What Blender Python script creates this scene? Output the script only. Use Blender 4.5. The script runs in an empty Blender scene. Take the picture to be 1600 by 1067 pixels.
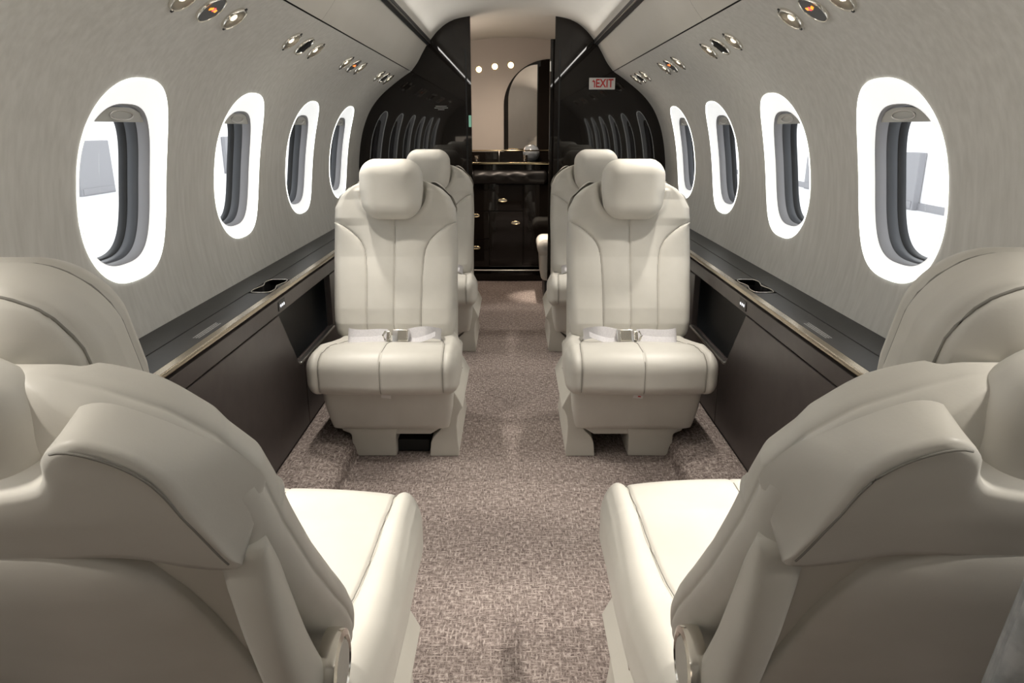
import bpy, bmesh, math, random
import numpy as np
from mathutils import Vector, Matrix
R = math.radians
random.seed(4)
S = bpy.context.scene
C = S.collection

# ------------------------------------------------------------ camera, world, light, exposure
EYE = 1.157
cam = bpy.data.cameras.new('camera'); cam.lens = 24.75; cam.sensor_width = 36; cam.clip_start = 0.02
co = bpy.data.objects.new('camera', cam); C.objects.link(co)
co.location = (-0.001, 0, EYE); co.rotation_euler = (R(90 - 16.84), 0, 0)
S.camera = co
S.view_settings.view_transform = 'Standard'; S.view_settings.look = 'None'
S.view_settings.gamma = 1; S.view_settings.use_curve_mapping = False
S.view_settings.exposure = 0.0
w = bpy.data.worlds.new('hangar_daylight'); S.world = w; w.use_nodes = True
w.node_tree.nodes['Background'].inputs[0].default_value = (0.97, 0.985, 1, 1)
w.node_tree.nodes['Background'].inputs[1].default_value = 2.2

def area(name, loc, rot, sx, sy, power, col):
    l = bpy.data.lights.new(name, 'AREA'); l.shape = 'RECTANGLE'; l.size = sx; l.size_y = sy
    l.energy = power; l.color = col
    o = bpy.data.objects.new(name, l); C.objects.link(o); o.location = loc; o.rotation_euler = rot
    return o
def spot(name, loc, target, power, col, ang=50, blend=0.5, size=0.02):
    l = bpy.data.lights.new(name, 'SPOT'); l.energy = power; l.color = col
    l.spot_size = R(ang); l.spot_blend = blend; l.shadow_soft_size = size
    o = bpy.data.objects.new(name, l); C.objects.link(o); o.location = loc
    d = Vector(target) - Vector(loc); o.rotation_euler = d.to_track_quat('-Z', 'Y').to_euler()
    return o
WARM = (1.0, 0.935, 0.84)
COVE = (1.0, 0.965, 0.91)
# LED cove strips behind the two ceiling rails, washing the vault and side liners
for s in (-1, 1):
    area('cove_light', (s*0.470, 1.95, 1.645), (0, R(s*104), 0), 0.018, 5.0, 6, COVE)
PSU_Y = [.25, 1.04, 1.828, 2.612, 3.395, 4.18]
LAMP_W = {.25: 14, 1.04: 34, 1.828: 17, 2.612: 20, 3.395: 16, 4.18: 12}  # rearmost entry has no fixtures: unseen fill added above the near seat backs
for s in (-1, 1):
    for y in PSU_Y:
        for k in (-1, 1):
            if y == 1.04 or True:
                spot('reading_or_fill_light', (s*0.688, y + k*0.145, 1.41), (s*0.40, y + k*0.10 - 0.03 + (.15 if y < .5 else 0), 0.42),
                     LAMP_W[y], WARM, 62, 0.7)
area('rear_fill_light', (-.58, -.82, .85), (R(90), 0, 0), .4, .4, 1.3, (1, .84, .68))  # unseen warm fill added behind the camera to brighten the near seat backs
spot('galley_light', (0.0, 5.15, 1.76), (0, 5.3, 0), 32, (1, 0.82, 0.66), 150, 1, 0.15)
pl = bpy.data.lights.new('galley_fill', 'POINT'); pl.energy = 6; pl.color = (1, .84, .70); pl.shadow_soft_size = .12
po = bpy.data.objects.new('galley_fill', pl); C.objects.link(po); po.location = (-.43, 4.9, 1.35)  # added fill, hidden behind the left bulkhead, brightens the galley ceiling
spot('galley_floor_light', (0.2, 5.15, 1.7), (0.19, 4.94, 0), 170, (1, 0.88, 0.74), 17, 0.9)

# ------------------------------------------------------------ materials
def mat(name, col, rough=0.5, metal=0, spec=0.5, coat=0, emit=None, estr=0):
    m = bpy.data.materials.new(name); m.use_nodes = True
    b = m.node_tree.nodes['Principled BSDF']
    b.inputs['Base Color'].default_value = (*col, 1); b.inputs['Roughness'].default_value = rough
    b.inputs['Metallic'].default_value = metal; b.inputs['Specular IOR Level'].default_value = spec
    b.inputs['Coat Weight'].default_value = coat; b.inputs['Coat Roughness'].default_value = 0.03
    if emit:
        b.inputs['Emission Color'].default_value = (*emit, 1); b.inputs['Emission Strength'].default_value = estr
    return m
def nodes(m): return m.node_tree.nodes, m.node_tree.links, m.node_tree.nodes['Principled BSDF']
def mottled(m, scale, c1, c2, bump=0.0, bscale=None, sc3=(1, 1, 1), detail=6, p0=0.35, p1=0.65, bdist=0.001):
    n, l, b = nodes(m)
    tc = n.new('ShaderNodeTexCoord'); mp = n.new('ShaderNodeMapping'); mp.inputs['Scale'].default_value = sc3
    l.new(tc.outputs['Object'], mp.inputs[0])
    nz = n.new('ShaderNodeTexNoise'); nz.inputs['Scale'].default_value = scale; nz.inputs['Detail'].default_value = detail
    l.new(mp.outputs[0], nz.inputs['Vector'])
    cr = n.new('ShaderNodeValToRGB'); cr.color_ramp.elements[0].position = p0; cr.color_ramp.elements[1].position = p1
    cr.color_ramp.elements[0].color = (*c1, 1); cr.color_ramp.elements[1].color = (*c2, 1)
    l.new(nz.outputs[0], cr.inputs[0]); l.new(cr.outputs[0], b.inputs['Base Color'])
    if bump:
        nb = n.new('ShaderNodeTexNoise'); nb.inputs['Scale'].default_value = bscale or scale; nb.inputs['Detail'].default_value = 3
        l.new(mp.outputs[0], nb.inputs['Vector'])
        bp = n.new('ShaderNodeBump'); bp.inputs['Strength'].default_value = bump; bp.inputs['Distance'].default_value = bdist
        l.new(nb.outputs[0], bp.inputs['Height']); l.new(bp.outputs[0], b.inputs['Normal'])
    return m
LEATHER = mottled(mat('cream_leather', (.6, .57, .5), 0.42, spec=0.4), 9, (.60, .58, .53), (.64, .62, .57), 0.10, 420, bdist=0.0006)
SEAM = mat('seam_thread', (.26, .25, .225), 0.7)
SHELLM = mottled(mat('cream_plastic', (.6, .57, .5), 0.45), 5, (.575, .555, .50), (.61, .59, .535))
WALLM = mottled(mat('woven_wall_covering', (.5, .49, .46), 0.75, spec=0.2), 60, (.555, .55, .525), (.635, .63, .605), 0.25, 300, (1, 1, 0.09), p0=.3, p1=.7, bdist=0.0008)
CEILM = mottled(mat('ceiling_leather', (.62, .6, .56), 0.6, spec=0.25), 3, (.61, .59, .545), (.64, .62, .575))
BLACKM = mat('gloss_black_lacquer', (.012, .0095, .008), 0.025, spec=0.38)
LEDGEM = mottled(mat('dark_ledge', (.03, .03, .028), 0.3), 30, (.019, .018, .017), (.025, .024, .023))
LEDGEM.node_tree.nodes['Principled BSDF'].inputs['Roughness'].default_value = .42
PANELM = mottled(mat('taupe_side_panel', (.07, .058, .055), 0.38, spec=0.45), 20, (.066, .054, .052), (.078, .065, .062), 0.1, 500)
PANELD = mat('recess_panel', (.02, .018, .016), 0.5)
CHROME = mat('chrome', (.75, .72, .66), 0.16, metal=1)
STEEL = mat('brushed_steel', (.62, .60, .58), 0.28, metal=1)
EDGEM = mat('ledge_metal', (.50, .43, .33), 0.24, metal=1)
REFL = mat('lamp_reflector', (.50, .46, .39), 0.33, metal=1)
PADM = mat('black_padding', (.014, .013, .013), 0.38)
JOINTM = mat('joint_shadow_line', (.10, .098, .09), 0.7)
BRASS = mat('pale_gold', (.80, .68, .44), 0.15, metal=1)
DARK = mat('dark_gap', (.006, .006, .006), 0.6)
RUBBER = mat('rubber_gasket', (.025, .027, .03), 0.45)
GREYPL = mat('grey_reveal', (.30, .30, .315), 0.5)
GREYDK = mat('dark_grey_reveal', (.075, .08, .09), 0.4)
SHADEM = mat('window_shade', (.45, .45, .43), 0.5)
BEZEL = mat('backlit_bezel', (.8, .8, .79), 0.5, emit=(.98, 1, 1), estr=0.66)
LEDRIM = mat('led_rim', (1, 1, 1), 0.5, emit=(1, 1, .93), estr=3.0)
BULB = mat('lamp_lens_lit', (1, 1, 1), 0.3, emit=(1, .86, .62), estr=2)
BULB2 = mat('galley_lamp_lit', (1, 1, 1), 0.3, emit=(1, .80, .5), estr=6)
ORANGE = mat('sign_orange', (1, .3, .05), 0.4, emit=(1, .32, .02), estr=1.6)
PINKRED = mat('sign_red', (1, .1, .1), 0.4, emit=(1, .08, .12), estr=1.4)
WHITEDOT = mat('white_led', (1, 1, 1), 0.4, emit=(.9, .92, 1), estr=0.9)
SIGNW = mat('sign_white', (.72, .70, .68), 0.5)
SIGNR = mat('sign_lettering_red', (.55, .02, .02), 0.5)
LETTER = mat('small_lettering', (.35, .35, .34), 0.5)
BELTM = mottled(mat('belt_webbing', (.7, .68, .7), 0.7), 200, (.72, .70, .73), (.80, .78, .80))
BEIGEM = mat('galley_beige', (.52, .47, .425), 0.5)
MIRRORM = mat('mirror', (.86, .76, .68), 0.04, metal=1)
GREEN = mat('green_indicator', (.2, .4, .3), 0.3, emit=(.2, .45, .32), estr=0.5)
HANG_F = mat('hangar_floor', (.88, .89, .9), 0.35)
HANG_W = mat('hangar_wall', (.92, .92, .93), 0.8)
HANG_G = mat('hangar_grey', (.27, .27, .285), 0.6)
GREYFAB = mottled(mat('grey_fabric', (.3, .3, .3), 0.8), 90, (.24, .245, .245), (.36, .36, .36))
GLASSM = bpy.data.materials.new('clear_pane'); GLASSM.use_nodes = True
_n, _l = GLASSM.node_tree.nodes, GLASSM.node_tree.links; _n.clear()
_o = _n.new('ShaderNodeOutputMaterial'); _m = _n.new('ShaderNodeMixShader'); _t = _n.new('ShaderNodeBsdfTransparent'); _g = _n.new('ShaderNodeBsdfGlossy')
_g.inputs['Roughness'].default_value = 0.02; _m.inputs[0].default_value = 0.05
_l.new(_t.outputs[0], _m.inputs[1]); _l.new(_g.outputs[0], _m.inputs[2]); _l.new(_m.outputs[0], _o.inputs[0])
_t.inputs[0].default_value = (.97, .98, .98, 1)

CARPET = mat('woven_carpet', (.3, .25, .22), 0.95, spec=0.1)
def carpet():
    n, l, b = nodes(CARPET)
    tc = n.new('ShaderNodeTexCoord')
    def noise(scale, vec_scale, det=2):
        mp = n.new('ShaderNodeMapping'); mp.inputs['Scale'].default_value = vec_scale
        l.new(tc.outputs['Object'], mp.inputs[0])
        z = n.new('ShaderNodeTexNoise'); z.inputs['Scale'].default_value = scale; z.inputs['Detail'].default_value = det
        l.new(mp.outputs[0], z.inputs['Vector']); return z.outputs[0]
    a = noise(190, (1, .25, .25)); c = noise(190, (.25, 1, 1)); d = noise(330, (1, 1, 1)); e = noise(3, (1, 1, 1), 3)
    def mth(op, x, y):
        m_ = n.new('ShaderNodeMath'); m_.operation = op
        for i, v in enumerate((x, y)):
            if isinstance(v, (int, float)): m_.inputs[i].default_value = v
            else: l.new(v, m_.inputs[i])
        return m_.outputs[0]
    h = mth('MAXIMUM', a, c); h = mth('ADD', mth('MULTIPLY', h, .75), mth('MULTIPLY', d, .25))
    cr = n.new('ShaderNodeValToRGB'); els = cr.color_ramp.elements
    els[0].position = .42; els[0].color = (.105, .082, .075, 1); els[1].position = .68; els[1].color = (.47, .41, .375, 1)
    m2 = els.new(.54); m2.color = (.24, .198, .182, 1)
    l.new(mth('ADD', h, mth('MULTIPLY', mth('SUBTRACT', e, .5), .08)), cr.inputs[0]); l.new(cr.outputs[0], b.inputs['Base Color'])
    bp = n.new('ShaderNodeBump'); bp.inputs['Strength'].default_value = .6; bp.inputs['Distance'].default_value = .002
    l.new(h, bp.inputs['Height']); l.new(bp.outputs[0], b.inputs['Normal'])
carpet()

# ------------------------------------------------------------ helpers
def mesh(name, V, F, m, smooth=True):
    me = bpy.data.meshes.new(name)
    me.from_pydata([tuple(map(float, v)) for v in V], [], [tuple(int(i) for i in f) for f in F])
    ms = m if isinstance(m, (list, tuple)) else [m]
    for q in ms: me.materials.append(q)
    if smooth: me.polygons.foreach_set('use_smooth', [True]*len(me.polygons))
    me.update(); return me
def fixn(me):
    bm = bmesh.new(); bm.from_mesh(me); bmesh.ops.recalc_face_normals(bm, faces=bm.faces); bm.to_mesh(me); bm.free(); return me
def obj(name, me, parent=None, loc=(0, 0, 0), rot=(0, 0, 0), **props):
    o = bpy.data.objects.new(name, me); C.objects.link(o)
    if parent: o.parent = parent
    o.location = loc; o.rotation_euler = rot
    for k, v in props.items(): o[k] = v
    return o
def empty(name, loc=(0, 0, 0), rz=0, **props):
    o = obj(name, None, None, loc, (0, 0, rz), **props); o.empty_display_size = .1; return o
def bevel_me(name, V, F, m, w=0.004, seg=2, smooth=True):
    bm = bmesh.new(); vs = [bm.verts.new(v) for v in V]
    for f in F: bm.faces.new([vs[i] for i in f])
    bmesh.ops.recalc_face_normals(bm, faces=bm.faces)
    if w: bmesh.ops.bevel(bm, geom=[e for e in bm.edges if len(e.link_faces) == 2 and e.calc_face_angle(0) > .3], offset=w, segments=seg, affect='EDGES', profile=.5, clamp_overlap=True)
    me = bpy.data.meshes.new(name); bm.to_mesh(me); bm.free(); me.materials.append(m)
    for p in me.polygons: p.use_smooth = seg >= 3
    try:
        if seg >= 3: me.set_sharp_from_angle(angle=R(25))
    except Exception: pass
    return me
def box_me(name, a, b, m, w=0.003, seg=2):
    (x0, y0, z0), (x1, y1, z1) = a, b
    V = [(x, y, z) for x in (x0, x1) for y in (y0, y1) for z in (z0, z1)]
    F = [(0, 1, 3, 2), (4, 6, 7, 5), (0, 4, 5, 1), (2, 3, 7, 6), (0, 2, 6, 4), (1, 5, 7, 3)]
    return bevel_me(name, V, F, m, w, seg)
def prism_me(name, pts, axis, a, b, m, w=0.003, seg=2):
    """polygon extruded along axis; pts are the two other coordinates in xyz order"""
    n = len(pts)
    def mk(p, t):
        return (t, p[0], p[1]) if axis == 'x' else (p[0], t, p[1]) if axis == 'y' else (p[0], p[1], t)
    V = [mk(p, a) for p in pts] + [mk(p, b) for p in pts]
    F = [tuple(range(n)), tuple(range(2*n-1, n-1, -1))] + [(i, (i+1) % n, n+(i+1) % n, n+i) for i in range(n)]
    return bevel_me(name, V, F, m, w, seg)
def lathe_me(name, prof, m, n=32):
    V, F = [], []
    for i in range(n):
        t = 2*math.pi*i/n
        for r, z in prof: V.append((r*math.cos(t), r*math.sin(t), z))
    k = len(prof)
    for i in range(n):
        j = (i+1) % n
        for q in range(k-1): F.append((i*k+q, j*k+q, j*k+q+1, i*k+q+1))
    me = mesh(name, V, F, m)
    bm = bmesh.new(); bm.from_mesh(me); bmesh.ops.remove_doubles(bm, verts=bm.verts, dist=1e-6); bm.to_mesh(me); bm.free()
    try: me.set_sharp_from_angle(angle=R(35))
    except Exception: pass
    return me
def tube_me(name, pts, r, m, n=8, closed=False):
    pts = [Vector(p) for p in pts]; V, F = [], []; N = len(pts)
    up = Vector((0, 0, 1))
    for i, p in enumerate(pts):
        a = pts[(i-1) % N] if (closed or i > 0) else p; b = pts[(i+1) % N] if (closed or i < N-1) else p
        d = (b-a).normalized(); q = up if abs(d.z) < .9 else Vector((1, 0, 0))
        u = d.cross(q).normalized(); v = d.cross(u)
        for k in range(n):
            t = 2*math.pi*k/n; V.append(p + r*(math.cos(t)*u + math.sin(t)*v))
    for i in range(N if closed else N-1):
        j = (i+1) % N
        for k in range(n): F.append((i*n+k, i*n+(k+1) % n, j*n+(k+1) % n, j*n+k))
    if not closed: F += [tuple(range(n-1, -1, -1)), tuple((N-1)*n+k for k in range(n))]
    return mesh(name, V, F, m)
def rbox(hx, hy, hz, rx, ry, rz, nx, ny, nz):
    """rounded box: returns V (n,3), unit-ish outward direction N, faces"""
    def axis(h, r, n):
        # denser samples in the rounded ends
        inner = np.linspace(-(h-r), h-r, max(2, n)); k = 7
        t = np.linspace(0, 1, k+1)[1:]
        end = r*t
        return np.concatenate([-(h-r)-end[::-1], inner, (h-r)+end])
    X, Y, Z = axis(hx, rx, nx), axis(hy, ry, ny), axis(hz, rz, nz)
    idx = {}; V = []; F = []
    def vid(i, j, k):
        key = (i, j, k)
        if key not in idx: idx[key] = len(V); V.append((X[i], Y[j], Z[k]))
        return idx[key]
    a, b, c = len(X)-1, len(Y)-1, len(Z)-1
    for k0 in (0, c):
        for i in range(a):
            for j in range(b):
                q = [vid(i, j, k0), vid(i+1, j, k0), vid(i+1, j+1, k0), vid(i, j+1, k0)]
                F.append(q if k0 else q[::-1])
    for j0 in (0, b):
        for i in range(a):
            for k in range(c):
                q = [vid(i, j0, k), vid(i+1, j0, k), vid(i+1, j0, k+1), vid(i, j0, k+1)]
                F.append(q[::-1] if j0 else q)
    for i0 in (0, a):
        for j in range(b):
            for k in range(c):
                q = [vid(i0, j, k), vid(i0, j+1, k), vid(i0, j+1, k+1), vid(i0, j, k+1)]
                F.append(q if i0 else q[::-1])
    V = np.array(V, float); H = np.array([hx, hy, hz]); r = np.array([rx, ry, rz])
    I = np.clip(V, -(H-r), H-r); o = (V-I)/r
    # tangent warp for an even quarter-round, then normalise
    o = np.tan(o*math.pi/4); L = np.linalg.norm(o, axis=1, keepdims=True); L[L == 0] = 1
    o = o/L
    P = I + o*r
    N = o/r; N /= np.linalg.norm(N, axis=1, keepdims=True)
    return P, N, F
def g(d, wd=.0028): return np.exp(-(d/wd)**2)

# ------------------------------------------------------------ fuselage profile
LOW = [(.930, .56), (.950, .645), (.972, .75), (.980, .887), (.967, 1.023), (.941, 1.14), (.902, 1.237), (.858, 1.305), (.795, 1.370), (.692, 1.448), (.622, 1.493)]
UPP = [(.622, 1.493), (.581, 1.544), (.548, 1.60), (.515, 1.652)]
VAULT = [(.515, 1.652), (.446, 1.728), (.367, 1.779), (.25, 1.805), (.12, 1.817), (0, 1.82)]
def catmull(pts, n=8):
    P = [np.array(p, float) for p in pts]; P = [2*P[0]-P[1]] + P + [2*P[-1]-P[-2]]; out = []
    for i in range(1, len(P)-2):
        for k in range(n):
            t = k/n; a, b, c, d = P[i-1:i+3]
            out.append(.5*((2*b)+(-a+c)*t+(2*a-5*b+4*c-d)*t*t+(-a+3*b-3*c+d)*t**3))
    out.append(P[-2]); return np.array(out)
low = catmull(LOW); upp = catmull(UPP); vlt = catmull(VAULT)
vlt[:, 1] = np.maximum.accumulate(vlt[:, 1])
def WX(z): return np.interp(z, low[:, 1], low[:, 0])
def WN(z):   # outward normal in xz of right wall
    e = .004; t = np.array([WX(z+e)-WX(z-e), 2*e]); t /= np.linalg.norm(t); return np.array([t[1], -t[0]])
Y0C, Y1C = -0.9, 4.629

# floor (recessed aisle with carpeted side steps)
fl = [(-.78, .085), (-.70, .083), (-.62, .070), (-.592, .060), (-.580, .048), (-.574, .030), (-.571, .012), (-.562, 0), (0, 0)]
fl = fl + [(-x, z) for x, z in fl[-2::-1]]
ys = np.linspace(Y0C, 5.62, 30)
V = [(x, y, z) for y in ys for x, z in fl]; k = len(fl)
F = [(j*k+i, j*k+i+1, (j+1)*k+i+1, (j+1)*k+i) for j in range(len(ys)-1) for i in range(k-1)]
obj('floor', mesh('floor', V, F, CARPET), kind='structure')

# side walls with real window openings
WIN_Y = [.290, 1.045, 1.800, 2.555, 3.310, 4.065]
ZB, ZT = .60, 1.491
def outline(n, ay, az, cz, ex=2.75, top=1.0):
    out = []
    for i in range(n):
        t = 2*math.pi*i/n; c, s = math.cos(t), math.sin(t)
        y = ay*math.copysign(abs(c)**(2/ex), c); z = az*math.copysign(abs(s)**(2/ex), s)
        out.append((y, cz+z))
    return out
NW = 96; WCZ = 1.026
OUT0 = outline(NW, .207, .243, WCZ, 2.6)
OUT1 = outline(NW, .163, .196, WCZ-.008, 2.7)
OUT2 = outline(NW, .155, .188, WCZ-.008, 2.7)
def wall(side, sgn):
    V, F = [], []
    def add(y, z, dx=0): V.append((sgn*(WX(z)+dx), y, z)); return len(V)-1
    def grid(ya, yb, ny):
        zs = np.linspace(ZB, ZT, 48); ya_ = np.linspace(ya, yb, ny)
        ids = [[add(y, z) for z in zs] for y in ya_]
        for i in range(ny-1):
            for j in range(len(zs)-1): F.append((ids[i][j], ids[i+1][j], ids[i+1][j+1], ids[i][j+1]))
    hw = .3775
    grid(Y0C, WIN_Y[0]-hw, 6); grid(WIN_Y[-1]+hw, Y1C, 4)
    for cy in WIN_Y:
        rings = []
        for q in range(19):
            u = (q/18)**1.2; ring = []
            for (oy, oz) in OUT0:
                dy, dz = oy, oz-WCZ
                ty = hw/abs(dy) if abs(dy) > 1e-9 else 1e9
                tz = ((ZT-WCZ) if dz > 0 else (WCZ-ZB))/abs(dz) if abs(dz) > 1e-9 else 1e9
                t = min(ty, tz); ey, ez = dy*t, dz*t
                ring.append(add(cy+dy+(ey-dy)*u, WCZ+dz+(ez-dz)*u))
            rings.append(ring)
        for q in range(18):
            for i in range(NW):
                j = (i+1) % NW; F.append((rings[q][i], rings[q][j], rings[q+1][j], rings[q+1][i]))
        # corner fill triangles
        for (sy, sz) in ((1, 1), (-1, 1), (-1, -1), (1, -1)):
            Yc = cy+sy*hw; Zc = ZT if sz > 0 else ZB
            for i in range(NW):
                a, b = rings[-1][i], rings[-1][(i+1) % NW]
                va, vb = V[a], V[b]
                on = lambda v: (abs(v[1]-Yc) < 1e-6, abs(v[2]-Zc) < 1e-6)
                oa, ob = on(va), on(vb)
                if (oa[0] and not oa[1] and ob[1] and not ob[0]) or (oa[1] and not oa[0] and ob[0] and not ob[1]):
                    c = add(Yc, Zc); F.append((a, b, c))
    me = mesh('wall_'+side, V, F, WALLM)
    bm = bmesh.new(); bm.from_mesh(me); bmesh.ops.remove_doubles(bm, verts=bm.verts, dist=1e-5); bm.to_mesh(me); bm.free()
    wo = obj('wall_'+side, me, kind='structure')
    # windows
    for wi, cy in enumerate(WIN_Y):
        W = obj('window_%d' % (wi+1+(0 if sgn < 0 else 6)), None, None, (0, 0, 0), kind='structure')
        def loft(name, loops, m):
            V = []; F = []
            for L, dx in loops:
                for (oy, oz) in L: V.append((sgn*(WX(oz)+dx), cy+oy, oz))
            for q in range(len(loops)-1):
                for i in range(NW):
                    j = (i+1) % NW; F.append((q*NW+i, q*NW+j, (q+1)*NW+j, (q+1)*NW+i))
            return obj(name, mesh(name, V, F, m), W)
        def sc(L, k): return [(y*k, WCZ-.008+(z-WCZ+.008)*k) for y, z in L]
        mix = lambda A, B, t: [(a[0]*(1-t)+b[0]*t, a[1]*(1-t)+b[1]*t) for a, b in zip(A, B)]
        loft('led_rim', [(sc(OUT0, 1.012), -.0005), (sc(OUT0, 1.006), -.003), (OUT0, -.001), (sc(OUT0, .995), .002)], LEDRIM)
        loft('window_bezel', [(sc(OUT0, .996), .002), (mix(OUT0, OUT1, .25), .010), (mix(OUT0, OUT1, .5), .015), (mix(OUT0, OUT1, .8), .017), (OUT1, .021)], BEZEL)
        loft('window_reveal', [(OUT1, .021), (sc(OUT1, .985), .024), (sc(OUT1, .975), .050)], GREYPL)
        loft('window_frame', [(sc(OUT1, .975), .050), (sc(OUT1, .955), .053), (sc(OUT1, .95), .078)], GREYDK)
        loft('window_gasket', [(sc(OUT1, .95), .078), (sc(OUT1, .935), .079), (sc(OUT1, .93), .10)], RUBBER)
        # pane
        L = sc(OUT1, .945); V = [(sgn*(WX(WCZ)+.088), cy, WCZ-.008)] + [(sgn*(WX(z)+.088), cy+y, z) for y, z in L]
        # keep the curve of the hull with a middle ring
        V += [(sgn*(WX(WCZ+(z-WCZ)*.5)+.088), cy+y*.5, WCZ+(z-WCZ)*.5) for y, z in L]
        F = []
        for i in range(NW):
            j = (i+1) % NW; F += [(0, 1+NW+i, 1+NW+j), (1+NW+i, 1+i, 1+j, 1+NW+j)]
        obj('window_pane', mesh('window_pane', V, F, GLASSM), W)
        # pulled-up shade with its lower edge and oval finger grip
        zt = WCZ-.008+.188; zb = 1.172
        pts = [(y, z) for y, z in OUT2 if z > zb]; pts.sort()
        V = []; F = []
        nn = 24; yy = np.linspace(-.135, .135, nn)
        for dxx in (.030, .036):
            for y in yy:
                zz = min(zt, max([zb+.004]+[z for (yv, z) in pts if abs(yv-y) < .012]))
                V += [(sgn*(WX(zb)+dxx), cy+y, zb), (sgn*(WX(zz)+dxx), cy+y, zz)]
        for i in range(nn-1):
            a = 2*i; F += [(a, a+2, a+3, a+1), (2*nn+a, 2*nn+a+1, 2*nn+a+3, 2*nn+a+2), (a, 2*nn+a, 2*nn+a+2, a+2)]
        sh = obj('window_shade', mesh('window_shade', V, F, SHADEM, smooth=False), W)
        gp = [(sgn*(WX(1.186)+.026), cy+.052*math.cos(t), 1.188+.011*math.sin(t)) for t in np.linspace(0, 2*math.pi, 28, endpoint=False)]
        obj('shade_grip', tube_me('shade_grip', gp, .0022, STEEL, 6, True), sh)
    return wo
WL, WR = wall('left', -1), wall('right', 1)

# upper side panels, ceiling vault, rails
def strip(name, prof, sgn, m, y0, y1, n=12, **kw):
    ys = np.linspace(y0, y1, n); k = len(prof)
    V = [(sgn*x, y, z) for y in ys for x, z in prof]
    F = [(j*k+i, j*k+i+1, (j+1)*k+i+1, (j+1)*k+i) for j in range(n-1) for i in range(k-1)]
    return obj(name, mesh(name, V, F, m), **kw)
for sgn, sd in ((-1, 'left'), (1, 'right')):
    pr = upp.copy(); pr[0] += (-.0008, .0012)
    for a, b in ((Y0C, 2.499), (2.5004, Y1C)):
        strip('ceiling_side_panel', pr, sgn, CEILM, a, b, kind='structure')
    strip('trim_joint', [(.637, 1.486), (.634, 1.500), (.616, 1.512)], sgn, JOINTM, Y0C, Y1C, kind='structure')
    strip('trim_joint_backing', [(x+.012, z+.004) for x, z in upp], sgn, DARK, Y0C, Y1C, kind='structure')
ve = [(-x, z) for x, z in vlt[2:]] + [(x, z) for x, z in vlt[2:][::-1][1:]]
strip('ceiling', ve, 1, CEILM, Y0C, 5.85, 16, kind='structure')
strip('ceiling_backing', [(-1.02, 1.36), (-.90, 1.50), (-.72, 1.62), (-.62, 1.80), (-.3, 1.92), (.3, 1.92), (.62, 1.80), (.72, 1.62), (.90, 1.50), (1.02, 1.36)], 1, DARK, Y0C, 5.9, 4, kind='structure')
for sgn in (-1, 1):
    t = empty('ceiling_rail', (sgn*.508, 0, 1.655), category='rail', group='ceiling rails',
              label=('dark ceiling rail on the left of the vault, above the left windows' if sgn < 0 else 'dark ceiling rail on the right of the vault, above the right windows'))
    pts = [(-.014, -.012), (-.007, -.016), (.010, .004), (.012, .018), (.002, .014)]
    pts = [(sgn*-p[0], p[1]) for p in pts]
    obj('rail_channel', prism_me('rail_channel', [(p[0], p[1]) for p in pts], 'y', Y0C+.01, 4.625, RUBBER, .0015), t)
    obj('rail_strip', tube_me('rail_strip', [(sgn*-.008, Y0C+.01, -.003), (sgn*-.008, 4.625, -.003)], .0035, STEEL, 8), t)

# rear wall behind camera
RW = [(-x, z) for x, z in vlt] + [(x, z) for x, z in vlt[::-1][1:]] + [(x, z) for x, z in upp[::-1]] + [(x, z) for x, z in low[::-1]] + [(.8, 0), (-.8, 0)] + [(-x, z) for x, z in low] + [(-x, z) for x, z in upp]
def dedup(p):
    o = []
    for q in p:
        if not o or (abs(q[0]-o[-1][0])+abs(q[1]-o[-1][1])) > 1e-4: o.append(q)
    return o
RW = dedup(RW)
obj('wall_rear', prism_me('wall_rear', RW, 'y', Y0C-.02, Y0C, WALLM, 0), kind='structure')

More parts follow.
